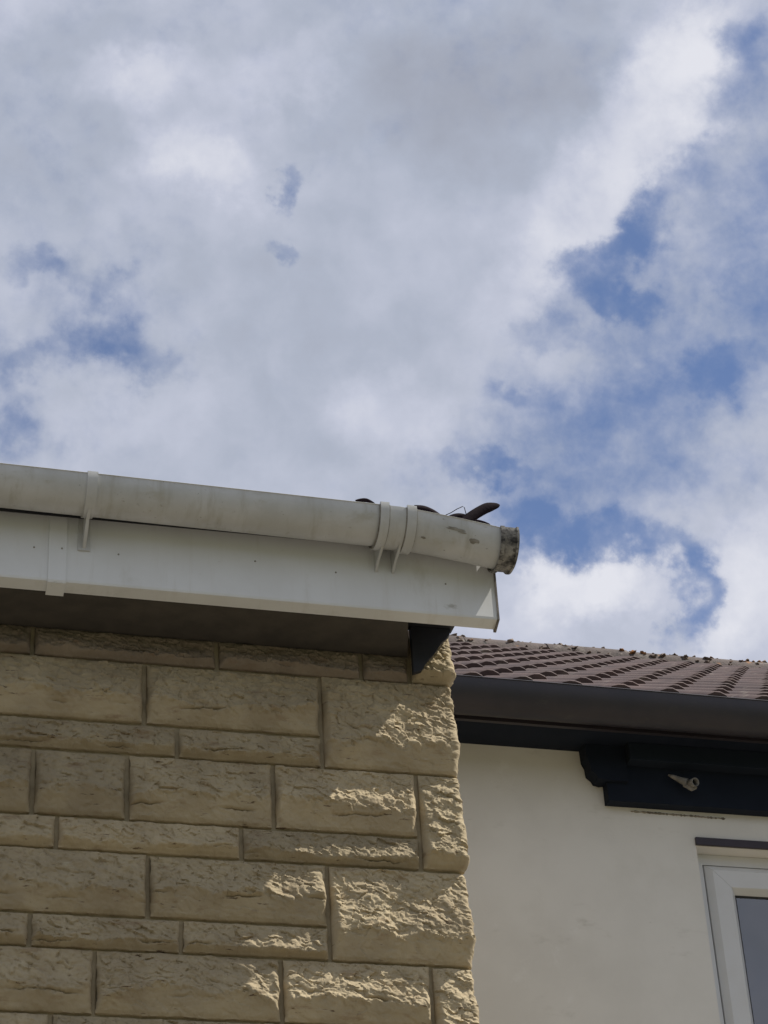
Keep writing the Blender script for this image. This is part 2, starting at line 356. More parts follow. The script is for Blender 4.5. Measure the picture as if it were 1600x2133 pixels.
def erise(d, w):
    t = np.clip(d / w, 0, 1); return 1 - (1 - t) ** 2.2
def rock_block(x0, x1, z0, z1, seed, ret=0.0, ucut=.40, res=.0030, back=.03, side_only=None, amp=1.0):
    """one rock-faced block; ret>0 turns the corner onto the end wall; side_only=(y0,y1) lies on the end wall."""
    g = .0048
    r_ = np.random.default_rng(seed)
    if side_only:
        y0, y1 = side_only; s0, s1 = y0 + g, y1 - g
    else:
        s0 = x0 + g; s1 = (ret - g) if ret else (x1 - g)
    zt = z1 - .0032 + r_.uniform(-.001, .001); zb = z0 + .0032 + r_.uniform(-.001, .001)
    ns = max(4, int((s1 - s0) / res)); nz = max(4, int((zt - zb) / res))
    S, Z = np.meshgrid(np.linspace(s0, s1, ns + 1), np.linspace(zb, zt, nz + 1))
    ox = r_.uniform(0, 50)
    u = S + ox; v = Z + ox * .37
    # wobbly arrises
    wob = .0026 * perlin(u * 28, v * 28, seed + 3) + .0014 * perlin(u * 90, v * 90, seed + 33)
    dl = np.maximum(S - s0, 0); dr = np.maximum(s1 - S, 0); dt = np.maximum(zt - Z, 0); db = np.maximum(Z - zb, 0)
    if side_only and side_only[0] <= 0.0: dl = dl + .05
    H = zt - zb
    undercut = min(.055, H * ucut) * (1 + .40 * perlin(u * 9, v * 0 + seed * .37, seed + 7) + .16 * perlin(u * 34, v * 6, seed + 8))
    undercut = np.maximum(undercut, .006)
    wr = .010 + .010 * np.abs(perlin(u * 20, v * 20, seed + 1))
    e = erise(dl, wr) * erise(dr, wr) * erise(dt, .009 + .012 * np.abs(perlin(u * 18, v * 18, seed + 2)))
    bot = np.clip(db / undercut, 0, 1)
    hp = np.clip(.0090 + .125 * H, .0165, .0285) * (1 + .16 * perlin(u * 4.5, v * 6, seed + 4))
    up = np.clip((db - undercut) / np.maximum(H - undercut, .01), 0, 1)
    face = hp * np.where(bot < 1, .16 + .84 * bot ** 1.1, 1 - .90 * up ** .85)
    wx = u + .007 * perlin(u * 40, v * 40, seed + 31); wz = v + .007 * perlin(u * 40, v * 40, seed + 32)
    a = -.42; ca, sa = math.cos(a), math.sin(a)
    pu = wx * ca + wz * sa; pv = -wx * sa + wz * ca
    rough = (.0036 * fbm(u * 15, v * 22, seed + 40, 3)
             + .0046 * chips(pu / .046, pv / .022, seed + 45, 1.0, .42)
             + .0034 * chips(pu / .021, pv / .0105, seed + 50, 1.1, .50)
             + .0018 * chips(pu / .009, pv / .0058, seed + 60, 1.0, .55)
             + .0014 * (.6 - np.abs(perlin(pu * 42, pv * 85, seed + 81)) * 2)
             + .0007 * fbm(pu * 130, pv * 190, seed + 70, 3, .6)) * amp
    brk = undercut * (1 + .14 * perlin(u * 60, v * 10, seed + 90))
    ledge = .0052 * np.clip((db - brk) / .0040, 0, 1) * np.clip(.35 + 1.7 * perlin(u * 13, v * 3, seed + 91), 0, 1.3) * (1 - .8 * up)
    zc = H * (.27 + .10 * r_.uniform(-1, 1)) + .010 * perlin(u * 6, v * 0 + 3.3, seed + 93) + .0022 * perlin(u * 38, v * 0 + 1.7, seed + 94) + .0012 * perlin(u * 120, v * 0 + .7, seed + 95)
    wid = .0016 + .0016 * np.abs(perlin(u * 30, v * 0 + 5.1, seed + 97))
    crack = .0095 * np.exp(-((db - zc) / wid) ** 2) * np.clip(-.05 + 2.2 * perlin(u * 9, v * 0 + 2.2, seed + 96), 0, 1) * (.5 + .5 * (H < .17))
    low = np.clip((bot - .70) / .30, 0, 1)
    env = erise(dl, wr) * erise(dr, wr) * erise(dt, .005 + .006 * np.abs(perlin(u * 18, v * 18, seed + 2))) * np.clip(.35 + .65 * db / .006, 0, 1)
    h = env * (face * amp + ledge - crack) + .9 * rough * (.36 + .64 * low) * (.30 + .70 * env)
    h = np.maximum(h, -.003)
    if side_only:
        X = -.004 + h; Y = S.copy(); NX = 1.0; NY = 0.0
        X = X; Zp = Z
    elif ret:
        # round the corner at s = xc (x = -.004): left of it is the front, right of it the end wall
        xc = -.0045
        rad = .010
        ss = S - (xc - rad); arc = rad * math.pi / 2
        th = np.clip(ss / arc, 0, 1) * math.pi / 2
        bx = np.where(ss < 0, S, xc - rad + rad * np.sin(th)); by = np.where(ss < arc, rad - rad * np.cos(th), rad + (ss - arc))
        nx = np.sin(th); ny = -np.cos(th)
        hh = h * .42
        X = bx + nx * hh + wob * nx; Y = by + ny * h; Zp = Z
    else:
        X = S; Y = -h; Zp = Z
    # ragged outline
    edge = (dl < .008) | (dr < .008) | (dt < .008) | (db < .008)
    Zp = Zp + np.where(dt < .02, wob * .6, 0) - np.where(db < .02, wob * .5, 0)
    if not ret and not side_only: X = X + np.where(dl < .02, wob * .8, 0) + np.where(dr < .02, wob * .8, 0)
    nv = (ns + 1) * (nz + 1)
    co = np.stack([X.ravel(), Y.ravel(), Zp.ravel()], 1)
    idx = np.arange(nv).reshape(nz + 1, ns + 1)
    q = np.stack([idx[:-1, :-1].ravel(), idx[:-1, 1:].ravel(), idx[1:, 1:].ravel(), idx[1:, :-1].ravel()], 1)
    # skirt going back into the wall
    ring = np.concatenate([idx[0, :], idx[1:, -1], idx[-1, -2::-1], idx[-2:0, 0]])
    rc = co[ring].copy()
    if side_only: rc[:, 0] -= back
    elif ret:
        m_ = rc[:, 1] > .012
        rc[:, 1] = np.where(m_, np.maximum(rc[:, 1], 0), rc[:, 1] + back); rc[:, 0] = np.where(m_, rc[:, 0] - back, np.minimum(rc[:, 0], -.012))
    else: rc[:, 1] += back
    co = np.concatenate([co, rc])
    k = len(ring); a0 = ring; a1 = np.roll(ring, -1); b0 = nv + np.arange(k); b1 = nv + np.roll(np.arange(k), -1)
    q = np.concatenate([q, np.stack([a0, b0, b1, a1], 1)])
    me = bpy.data.meshes.new("stone_block")
    me.vertices.add(len(co)); me.vertices.foreach_set('co', co.astype(np.float32).ravel())
    me.loops.add(q.size); me.loops.foreach_set('vertex_index', q.astype(np.int32).ravel())
    me.polygons.add(len(q)); me.polygons.foreach_set('loop_start', np.arange(0, q.size, 4, dtype=np.int32))
    me.polygons.foreach_set('loop_total', np.full(len(q), 4, dtype=np.int32))
    me.polygons.foreach_set('use_smooth', np.ones(len(q), dtype=bool))
    me.update(calc_edges=True)
    sharp(me, 60)
    return me
seed = 100
def put(x0, x1, z0, z1, ret=0.0, fine=True, side=None, amp=1.0):
    global seed
    seed += 1
    me = rock_block(x0, x1, z0, z1, seed, ret, ucut=(.10 if (ret and x1 - x0 < .15) else .27 if ret else .20 if z1 - z0 < .1 else .34), res=(.0017 if x1 > -.62 else .0024) if fine else .012, side_only=side, amp=amp)
    hpart("stone_block", me, BLOCK_M, parent=wall)
def course(z0, z1, joints, x_end, fine=True):
    xs = joints + [x_end]
    for a, b in zip(xs[:-1], xs[1:]): put(a, b, z0, z1, fine=fine)
T0, J0, J1, J2, J3, J4, J5, J6, J7, J8, J9 = 4.137, 4.066, 3.918, 3.8445, 3.6935, 3.620, 3.479, 3.4065, 3.27, 3.198, 3.055
BLOCK_M = M_stone_shaded
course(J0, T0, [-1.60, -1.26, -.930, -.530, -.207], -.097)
BLOCK_M = M_stone
put(-.097, 0, J0 + .004, 4.262, ret=.22)
course(J1, J0, [-1.52, -1.08, -.688], -.303)
put(-.303, 0, J2, J0 + .004, ret=.10)
course(J2, J1, [-1.46, -1.02, -.618], -.303)
course(J3, J2, [-1.62, -1.25, -.919, -.724, -.413], -.098)
put(-.098, 0, J4, J2, ret=.30)
course(J4, J3, [-1.60, -1.26, -.867, -.484], -.098)
course(J5, J4, [-1.52, -1.07, -.679], -.304)
put(-.304, 0, J6, J4, ret=.10)
course(J6, J5, [-1.60, -1.28, -.915, -.611], -.304)
course(J7, J6, [-1.58, -1.20, -.785, -.408], -.094)
put(-.094, 0, J8, J6, ret=.30)
course(J8, J7, [-1.62, -1.27, -.870, -.450], -.094)
course(J9, J8, [-1.50, -1.10, -.70], -.30, fine=False)
put(-.30, 0, J9 - .07, J8, ret=.10, fine=False)
course(J9 - .07, J9, [-1.58, -1.20, -.95, -.55], -.30, fine=False)
for i, (zb, zt, js) in enumerate([(2.84, 2.985, [-1.6, -1.2, -.8, -.42]), (2.77, 2.84, [-1.5, -1.1, -.66, -.3]), (2.63, 2.77, [-1.6, -1.25, -.85, -.45])]):
    course(zb, zt, js, 0 - .005, fine=False)
# end wall of the same stone, round the corner
for zb, zt, js in [(J0 + .004, 4.18, [.22, .55, .95, 1.30]), (J2, J0 + .004, [.10, .42, .80, 1.15]), (J4, J2, [.30, .66, 1.02]), (J6, J4, [.10, .48, .85, 1.2]), (J8, J6, [.30, .70, 1.05]), (J9 - .07, J8, [.10, .5, .9, 1.25])]:
    js = js + [1.475]
    for a, b in zip(js[:-1], js[1:]): put(0, 0, zb, zt, fine=False, side=(a, b))

# soffit, hidden eaves board, fascia, joint cover
sv = [(x, y, z) for z in (4.134, 4.144) for x, y in ((-2.1, -.149), (-.137, -.149), (-.099, -.001), (-2.1, -.001))]
hpart("soffit", fixn(mesh("soffit", sv, [(0, 1, 2, 3), (7, 6, 5, 4), (0, 4, 5, 1), (1, 5, 6, 2), (2, 6, 7, 3), (3, 7, 4, 0)])), M_soffit)
hpart("eaves_board", boxes("eaves_board", [(-2.1, -.168, 4.194, .000, -.020, 4.212)]), M_timber_shade)
hpart("bracket_or_shade_plate", fixn(mesh("bracket_or_shade_plate", [(x, y, z) for y in (-.026, -.040) for x, z in ((-.0985, 4.193), (-.006, 4.193), (-.010, 4.176), (-.030, 4.156), (-.047, 4.128), (-.068, 4.103), (-.078, 4.083), (-.0985, 4.074))],
      [tuple(range(8)), tuple(range(15, 7, -1))] + [(i, i + 8, (i + 1) % 8 + 8, (i + 1) % 8) for i in range(8)])), M_timber_shade, label="dark plate shaped as the shade on the top corner stone")  # dark plate added in the outline of the shade on the corner stone
hpart("gable", mesh("gable", [(-.02, .01, 4.186), (-.02, 6.0, 4.186), (-.02, 3.0, 5.60), (-2.2, .01, 4.186), (-2.2, 6.0, 4.186), (-2.2, 3.0, 5.60)],
      [(0, 1, 2), (3, 5, 4), (0, 2, 5, 3), (1, 4, 5, 2), (0, 3, 4, 1)]), M_mortar)
fprof = [(-.180, 4.148), (-.1785, 4.143), (-.150, 4.1345), (-.148, 4.137), (-.148, 4.1395), (-.168, 4.1460), (-.170, 4.345), (-.180, 4.345)]
FX0, FX1 = -2.1, .0605
fascia = hpart("fascia", prism_x("fascia", fprof, [FX0, -1.0, FX1 - .0028]), M_fascia)
cap_f = [(-.1835, 4.318), (-.1835, 4.144), (-.1810, 4.1385), (-.146, 4.128), (-.146, 4.1345), (-.150, 4.1345), (-.1785, 4.143), (-.180, 4.148), (-.180, 4.318)]
hpart("joint_cover", prism_x("joint_cover", cap_f, [-.9225, -.8850]), M_fascia, parent=fascia)
endp = [(-.182, 4.300), (-.1822, 4.142), (-.150, 4.127), (-.144, 4.131), (-.146, 4.145), (-.150, 4.300)]
hpart("end_cap", prism_x("fascia_end_cap", endp, [FX1 - .0028, FX1 + .0015]), mat("grimy_fascia_edge", (.20, .175, .15), (.10, .085, .075), 40, .8, .3, 160, .001), parent=fascia)
def nail(x, z, y=-.1806, r=.0022):
    bm = bmesh.new(); bmesh.ops.create_uvsphere(bm, u_segments=10, v_segments=6, radius=r)
    bmesh.ops.scale(bm, vec=(1, .45, 1), verts=bm.verts); bmesh.ops.translate(bm, vec=(x, y, z), verts=bm.verts)
    me = bpy.data.meshes.new("nail_head"); bm.to_mesh(me); bm.free(); return me
for (x, z) in ((-.953, 4.221), (-.775, 4.222), (-.302, 4.226), (-.055, 4.222), (-.48, 4.236)):
    hpart("nail_head", nail(x, z), M_grime, parent=fascia)
hpart("nail_head", nail(-.895, 4.222, -.1842), M_grime, parent=fascia)

hpart("light_stop_strip", boxes("light_stop_strip", [(-2.1, -.1995, 4.292, .056, -.1975, 4.349)]), M_timber_shade)  # unseen strip added to stop sunlight leaking behind the gutter
# roof of the stone house (seen only from other places)
rp = math.radians(25)
roof = hpart("roof", prism_x("stone_house_roof", [(-.205, 4.347), (3.0, 4.347 + 3.205 * math.tan(rp)), (6.2, 4.347), (6.2, 4.364), (3.0, 4.364 + 3.205 * math.tan(rp)), (-.205, 4.364)], [-2.3, .0555]), M_tile)

# gutter -------------------------------------------------------------------
def zl(x): return -.0125 * (x + .85)                          # long run, nearly level
def sagr(x): return zl(-.19) - .090 * (x + .19) - .16 * max(0, x + .19) ** 2    # short end piece droops
GY, GZ, GR = -.2445, 4.338, .0565
def gprof(R=GR, t=.0028, lip=True, zt=0.0):
    P = []
    n = 22
    for i in range(n + 1):
        a = math.pi + math.pi * i / n
        P.append((GY + R * math.cos(a), GZ + zt + R * 1.06 * math.sin(a)))
    P.append((GY + R, GZ + .046)); P.append((GY + R - t, GZ + .046))
    for i in range(n + 1):
        a = 2 * math.pi - math.pi * i / n
        P.append((GY + (R - t) * math.cos(a), GZ + zt + (R - t) * 1.06 * math.sin(a)))
    if lip:
        P.append((GY - R + t + .0012, GZ + .0015)); P.append((GY - R + .0005, GZ + .0035)); P.append((GY - R - .0018, GZ + .0016))
    return P
gutter = thing("white_gutter", "white half-round plastic gutter along the top of the white fascia, mould-black end cap", "gutter", (-.2, -.24, 4.3))
def gpart(name, me, m, smooth=True, parent=None, label=None):
    p = parent or gutter
    o = link(name, me, p, m, smooth)
    if p is gutter: o.location = -Vector(gutter.location)
    if label: o['label'] = label
    return o
def xs(a, b, n): return [a + (b - a) * i / n for i in range(n + 1)]
me = prism_x("gutter_long", gprof(), xs(-2.1, -.205, 14), zl); sharp(me, 40); chan = gpart("channel", me, M_upvc)
me = prism_x("gutter_short", gprof(), xs(-.1855, .052, 10), sagr); sharp(me, 40); chan2 = gpart("channel", me, M_upvc, label="short drooping end length with dark scuffs")
def strap(x0, x1, R, zt=0, hook=True, fz=zl, t=.0035):
    P = []
    n = 20
    for i in range(n + 1):
        a = math.pi + math.pi * .97 * i / n
        P.append((GY + (R + t) * math.cos(a), GZ + zt + (R + t) * 1.06 * math.sin(a)))
    P2 = [(GY + (R - .0002) * math.cos(math.pi + math.pi * .97 * i / n), GZ + zt + (R - .0002) * 1.06 * math.sin(math.pi + math.pi * .97 * i / n)) for i in range(n, -1, -1)]
    top = [(GY - R + .0065, GZ + .001), (GY - R + .0065, GZ + .0055), (GY - R + .001, GZ + .0075), (GY - R - t + .0003, GZ + .0050)] if hook else []
    me = prism_x("strap", P + P2 + top, [x0, (x0 + x1) / 2, x1], fz); sharp(me, 40); return me
def lug(x, w, fz, z_low=4.243):
    """web that drops from under the gutter back to the fascia"""
    d = fz(x)
    pr = [(-.226, GZ + d - .0585), (-.262, GZ + d - .0615), (-.236, GZ + d - .072), (-.205, z_low + .014), (-.1835, z_low), (-.1815, z_low), (-.1815, 4.298), (-.190, GZ + d - .03), (-.205, GZ + d - .047)]
    return prism_x("lug", pr, [x - w / 2, x + w / 2])
br = gpart("bracket", strap(-.860, -.838, GR + .0002), M_upvc)
gpart("lug", lug(-.849, .007, zl, 4.226), M_upvc, False, br)
gpart("back_plate", boxes("back_plate", [(-.862, -.1842, 4.222, -.836, -.1806, 4.30)], .0008), M_upvc, False, br)
un = gpart("union", (lambda me: (sharp(me, 40), me)[1])(prism_x("union_collar", gprof(GR + .0036, .0036, False, -.0002), xs(-.224, -.148, 4), lambda x: zl(x) - max(0, x + .19) * .05)), M_upvc)
for xa, xb in ((-.228, -.209), (-.1685, -.148)):
    gpart("strap", strap(xa, xb, GR + .0038, t=.0042, fz=lambda x: zl(x) - max(0, x + .19) * .05), M_upvc, parent=un)
for xa in (-.212, -.174): gpart("lug", lug(xa, .0055, zl, 4.236), M_upvc, False, un)
# dirt seams beside the straps
for xa, xb in ((-.2305, -.2278), (-.2090, -.2068), (-.1710, -.1683), (-.148, -.1462)):
    gpart("dirt_seam", strap(xa, xb, GR + .0030, t=.0016, hook=False, fz=lambda x: zl(x) - max(0, x + .19) * .05), M_grime, parent=un)
# stop end: collar with two ribs and a closed end
cap = gpart("end_cap", strap(.0445, .0800, GR + .0004, t=.0030, fz=lambda x: sagr(.052)), M_cap, label="black mould stained gutter end cap")
gpart("rib", strap(.0405, .0490, GR + .0036, t=.0035, fz=lambda x: sagr(.052)), M_cap, parent=cap)
gpart("rib", strap(.0760, .0805, GR + .0034, t=.0040, fz=lambda x: sagr(.052)), M_cap, parent=cap)
disc = [(GY - GR - .003, GZ + .0005), (GY + GR - .045, GZ + .002), (GY + GR - .02, GZ + .030), (GY + GR + .003, GZ + .030)][::-1][:0] + [(GY + (GR + .003) * math.cos(math.pi + math.pi * i / 20), GZ + (GR + .003) * 1.06 * math.sin(math.pi + math.pi * i / 20)) for i in range(21)]
disc += [(GY + GR + .003, GZ + .046), (GY + GR - .018, GZ + .046), (GY + GR - .050, GZ + .002)]
gpart("end_plate", prism_x("end_plate", disc, [.0795, .0830], lambda x: sagr(.052)), M_cap, False, cap)
# scuffs on the short length: thin raised dirt flakes
def flake(cx, a0, lx, la, seed_):
    r_ = random.Random(seed_); n = 16; V = []; 
    for i in range(n):
        t = 2 * math.pi * i / n; k = 1 + r_.uniform(-.3, .3)
        x = cx + lx * math.cos(t) * k; a = a0 + la * math.sin(t) * k
        R = GR + .0007
        V.append((x, GY + R * math.cos(a), GZ + sagr(x) + R * 1.06 * math.sin(a)))
    V.append((cx, GY + (GR + .0012) * math.cos(a0), GZ + sagr(cx) + (GR + .0012) * 1.06 * math.sin(a0)))
    return mesh("dirt_flake", V, [(i, (i + 1) % n, n) for i in range(n)])
for args in ((-.060, math.pi + .42, .021, .055, 1), (-.018, math.pi + .72, .010, .10, 2), (-.128, math.pi + .98, .006, .04, 3), (-.045, math.pi + .50, .009, .03, 5)):
    gpart("dirt_flake", flake(*args), M_grime, False, chan2)

# dead leaves caught in the gutter ------------------------------------------
def blade(name, pts, w, curl=.25, m=M_leaf, y0=-.25, thick=.0016, yslope=0.0, n=18):
    """a leaf blade: spine through pts (x,z), half-width profile w(t), curled across, with thickness"""
    sp = []
    P = [Vector((p[0], y0 + (p[2] if len(p) > 2 else 0), p[1])) for p in pts]
    for k in range(n + 1):
        t = k / n * (len(P) - 1); i = min(int(t), len(P) - 2); f = t - i
        p0 = P[max(i - 1, 0)]; p1 = P[i]; p2 = P[i + 1]; p3 = P[min(i + 2, len(P) - 1)]
        sp.append(.5 * ((2 * p1) + (p2 - p0) * f + (2 * p0 - 5 * p1 + 4 * p2 - p3) * f * f + (3 * p1 - p0 - 3 * p2 + p3) * f ** 3))
    V = []; F = []; nc = 8
    for k, p in enumerate(sp):
        tg = (sp[min(k + 1, n)] - sp[max(k - 1, 0)]).normalized()
        side = Vector((-tg.z, 0, tg.x)); nrm = tg.cross(side).normalized()
        hw = w(k / n)
        for j in range(nc + 1):
            s = (j / nc * 2 - 1)
            V.append(p + side * (hw * math.sin(s * 1.35) / math.sin(1.35)) + nrm * (hw * curl * (math.cos(s * 2.2))))
    for k in range(n):
        for j in range(nc):
            a = k * (nc + 1) + j; F.append((a, a + 1, a + nc + 2, a + nc + 1))
    me = mesh(name, V, F); bm = bmesh.new(); bm.from_mesh(me)
    bmesh.ops.recalc_face_normals(bm, faces=bm.faces)
    bmesh.ops.solidify(bm, geom=list(bm.faces), thickness=thick); bm.to_mesh(me); bm.free(); return me
def tag(o, label, cat, group=None):
    o['label'] = label; o['category'] = cat
    if group: o['group'] = group
    return o
lf = lambda a: (lambda t: a * (math.sin(math.pi * min(1, t * .93 + .05)) ** .55) + .0004)
G = "dead leaves caught in the gutter"
tag(link("dead_leaf", blade("leaf", [(-.134, 4.3665), (-.115, 4.3675), (-.094, 4.3615), (-.074, 4.349), (-.050, 4.332)], lambda t: .0095 * (1 - max(0, t - .3)) , .3), None, M_leaf, True), "dark curled dead leaf arching over the gutter rim beside the joint straps", "leaf", G)
tag(link("dead_leaf", blade("leaf", [(-.045, 4.322), (-.014, 4.352), (.012, 4.3735), (.036, 4.389), (.0625, 4.3975)], lambda t: .0125 * min(1, (1.0 - t) * 4 + .04) ** .55, .22), None, M_leaf, True), "dark paddle-shaped dead leaf standing up towards the gutter's end cap", "leaf", G)
tag(link("dead_leaf", blade("leaf", [(-.066, 4.345), (-.045, 4.356), (-.022, 4.360), (.004, 4.350)], lf(.0105), .6, y0=-.244), None, M_leaf, True), "dark crumpled leaf lying between the arched and the standing leaf", "leaf", G)
tag(link("dead_leaf", blade("leaf", [(-.272, 4.362), (-.258, 4.366), (-.245, 4.367), (-.228, 4.359)], lf(.0050), .6, y0=-.262), None, M_leaf, True), "small dark leaf just showing over the rim on the far side of the joint straps", "leaf", G)
tag(link("dead_leaf", blade("leaf", [(-.002, 4.342), (.010, 4.340), (.024, 4.336), (.032, 4.333)], lf(.0042), .5, y0=-.262), None, M_leaf, True), "flat dark leaf scrap on the rim below the standing leaf", "leaf", G)
def tube(pts, r, name="tube", seg=6):
    V = []; F = []
    P = [Vector(p) for p in pts]
    for k, p in enumerate(P):
        tg = (P[min(k + 1, len(P) - 1)] - P[max(k - 1, 0)]).normalized()
        a = tg.orthogonal().normalized(); b = tg.cross(a)
        rr = r if not callable(r) else r(k / (len(P) - 1))
        for j in range(seg):
            t = 2 * math.pi * j / seg; V.append(p + a * rr * math.cos(t) + b * rr * math.sin(t))
    for k in range(len(P) - 1):
        for j in range(seg):
            F.append((k * seg + j, k * seg + (j + 1) % seg, (k + 1) * seg + (j + 1) % seg, (k + 1) * seg + j))
    F.append(tuple(range(seg))); F.append(tuple((len(P) - 1) * seg + j for j in range(seg)))
    return fixn(mesh(name, V, F))
tag(link("twig", tube([(-.075, -.25, 4.350), (-.052, -.25, 4.364), (-.038, -.25, 4.375), (-.024, -.25, 4.3835), (-.0205, -.25, 4.381), (-.018, -.25, 4.366), (-.016, -.25, 4.35)], .0009), None, M_leaf, True),
    "thin bent twig making a small peak above the dark leaves", "twig")

# ================================================================== RENDERED HOUSE
nh = thing("rendered_house", "cream rendered house with brown tiled roof behind the stone corner", "house", (2.0, 1.48, 0))
INH = -Vector(nh.location)
def npart(name, me, m, smooth=False, parent=None, kind=None, label=None):
    p = parent or nh
    o = link(name, me, p, m, smooth, kind)
    if p is nh: o.location = INH
    if label: o['label'] = label
    return o
WY = 1.48; WX0, WX1, WZ0, WZ1 = 1.194, 2.42, 3.22, 4.448
XR = 4.1
npart("wall", boxes("rendered_wall", [(.004, WY, 0, WX0, WY + .28, 4.76), (WX1, WY, 0, XR, WY + .28, 4.76), (WX0, WY, WZ1, WX1, WY + .28, 4.76), (WX0, WY, 0, WX1, WY + .28, WZ0),
                                      (.004, WY + .28, 0, .25, 9.6, 4.76), (XR - .25, WY + .28, 0, XR, 9.6, 4.76), (.25, 9.35, 0, XR - .25, 9.6, 4.76)]), M_render)
npart("drip_strip", boxes("drip_strip", [(WX0 - .001, WY - .008, WZ1 + .002, WX1, WY + .03, 4.474)], .001), M_drip)
# crack line under the board
def ragged(x0, x1, z, zs, th, y, m, name, seed_):
    r_ = random.Random(seed_); n = 60; V = []; F = []
    for i in range(n + 1):
        x = x0 + (x1 - x0) * i / n; t = th * (.35 + r_.random()) * (1 if 0 < i < n else .1); zc = z + zs * (i / n) + r_.uniform(-.0006, .0006)
        V += [(x, y, zc - t / 2), (x, y - .003, zc), (x, y, zc + t / 2)]
    for i in range(n):
        a = i * 3; F += [(a, a + 3, a + 4, a + 1), (a + 1, a + 4, a + 5, a + 2)]
    return mesh(name, V, F)
npart("sealant_bead", ragged(1.00, 1.30, 4.5475, -.004, .0065, WY - .0005, M_drip, "sealant", 4), mat("dirty_sealant", (.12, .105, .085), (.30, .27, .22), 30, .9))
# window
win = npart("window", boxes("window_frame", [(WX0 + .003, 1.532, WZ0, WX0 + .035, 1.59, WZ1 - .001), (WX1 - .035, 1.532, WZ0, WX1 - .003, 1.59, WZ1 - .001),
                                       (WX0 + .035, 1.532, WZ1 - .034, WX1 - .035, 1.59, WZ1 - .001), (WX0 + .035, 1.532, WZ0, WX1 - .035, 1.59, WZ0 + .04)]), M_frame)
def ring_frame(name, x0, x1, z0, z1, prof):
    """mitred frame: prof = [(inset, y), ...] swept round the rectangle"""
    V = []; F = []; n = len(prof)
    for (ins, y) in prof:
        V += [(x0 + ins, y, z0 + ins), (x1 - ins, y, z0 + ins), (x1 - ins, y, z1 - ins), (x0 + ins, y, z1 - ins)]
    for i in range(n - 1):
        for k in range(4):
            a = i * 4 + k; b = i * 4 + (k + 1) % 4; F.append((a, b, b + 4, a + 4))
    return fixn(mesh(name, V, F))
def sash_member(k, x0, x1, z0, z1, prof, gap=.0005):
    """one of four mitred sash members"""
    V = []; F = []
    c = [lambda i: (x0 + i, z0 + i), lambda i: (x1 - i, z0 + i), lambda i: (x1 - i, z1 - i), lambda i: (x0 + i, z1 - i)]
    ax = [(1, 0), (0, 1), (-1, 0), (0, -1)][k]
    for (ins, y) in prof:
        a = c[k](ins); b = c[(k + 1) % 4](ins)
        V += [(a[0] + ax[0] * gap, y, a[1] + ax[1] * gap), (b[0] - ax[0] * gap, y, b[1] - ax[1] * gap)]
    n = len(prof)
    for i in range(n): 
        j = (i + 1) % n; F.append((i * 2, i * 2 + 1, j * 2 + 1, j * 2))
    F.append(tuple(i * 2 for i in range(n))); F.append(tuple(i * 2 + 1 for i in range(n - 1, -1, -1)))
    return fixn(mesh("sash_member", V, F))
SX0, SX1, SZ0, SZ1 = WX0 + .038, WX1 - .038, WZ0 + .044, WZ1 - .037
sprof = [(.0, 1.545), (.001, 1.530), (.018, 1.516), (.020, 1.5145), (.072, 1.5145), (.075, 1.5175), (.088, 1.534), (.089, 1.560), (.0, 1.575)]
for k in range(4): npart("sash", sash_member(k, SX0, SX1, SZ0, SZ1, sprof), M_frame, parent=win)
npart("gasket", ring_frame("gasket", SX0, SX1, SZ0, SZ1, [(.0885, 1.536), (.094, 1.540), (.094, 1.546)]), M_rubber, parent=win)
npart("gap_seal", ring_frame("gap_seal", WX0 + .034, WX1 - .034, WZ0 + .038, WZ1 - .033, [(.0, 1.556), (.008, 1.556)]), M_rubber, parent=win)
npart("pane", boxes("pane", [(SX0 + .088, 1.5405, SZ0 + .088, SX1 - .088, 1.5445, SZ1 - .088)]), M_glass, parent=win)
npart("pane", boxes("pane", [(SX0 + .088, 1.5605, SZ0 + .088, SX1 - .088, 1.5645, SZ1 - .088)]), M_glass, parent=win)
npart("sill", boxes("sill", [(WX0 - .04, 1.44, WZ0 - .03, WX1 + .04, 1.535, WZ0 - .001)], .004), M_frame, parent=win)
# net curtain with folds and the room behind
V = []; F = []; n = 260
for i in range(n + 1):
    x = WX0 - .05 + (WX1 - WX0 + .1) * i / n; y = 1.70 + .012 * math.sin(x * 95) + .006 * math.sin(x * 230 + 1)
    V += [(x, y, WZ0 - .05), (x, y, 4.345)]
for i in range(n): a = i * 2; F.append((a, a + 2, a + 3, a + 1))
npart("net_curtain", mesh("net_curtain", V, F), M_curtain, smooth=True, parent=win)
npart("curtain_rail", boxes("curtain_rail", [(WX0 - .05, 1.67, 4.345, WX1 + .05, 1.69, 4.362)]), M_frame, parent=win)

# eaves: soffit, fascia, board, beam, bracket
npart("soffit", boxes("soffit2", [(.010, 1.336, 4.733, XR, WY - .001, 4.745)]), M_navy)
npart("fascia", boxes("fascia2", [(.010, 1.322, 4.728, XR, 1.336, 4.83)]), M_bgutter)
npart("eaves_beam", boxes("eaves_beam", [(.985, 1.396, 4.676, XR, 1.440, 4.7325)], .002), M_navy2)
board = npart("cladding_board", boxes("cladding_board", [(.921, 1.4405, 4.5585, XR, WY - .0005, 4.7325)], .0015), M_navy)
bm = bmesh.new()
prof_b = [(.858, 4.732), (.860, 4.690), (.868, 4.672), (.870, 4.646), (.884, 4.634), (.890, 4.622), (.908, 4.618), (.984, 4.618), (.984, 4.732)]
bp_ = mesh("bracket", [(x, 1.425, z) for x, z in prof_b] + [(x, 1.4395 if x > .915 else 1.478, z) for x, z in prof_b], [tuple(range(9)), tuple(range(17, 8, -1))] + [(i, i + 9, (i + 1) % 9 + 9, (i + 1) % 9) for i in range(9)])
npart("bracket_or_shade_plate", fixn(bp_), M_navy, label="stepped dark bracket at the left end of the eaves beam")
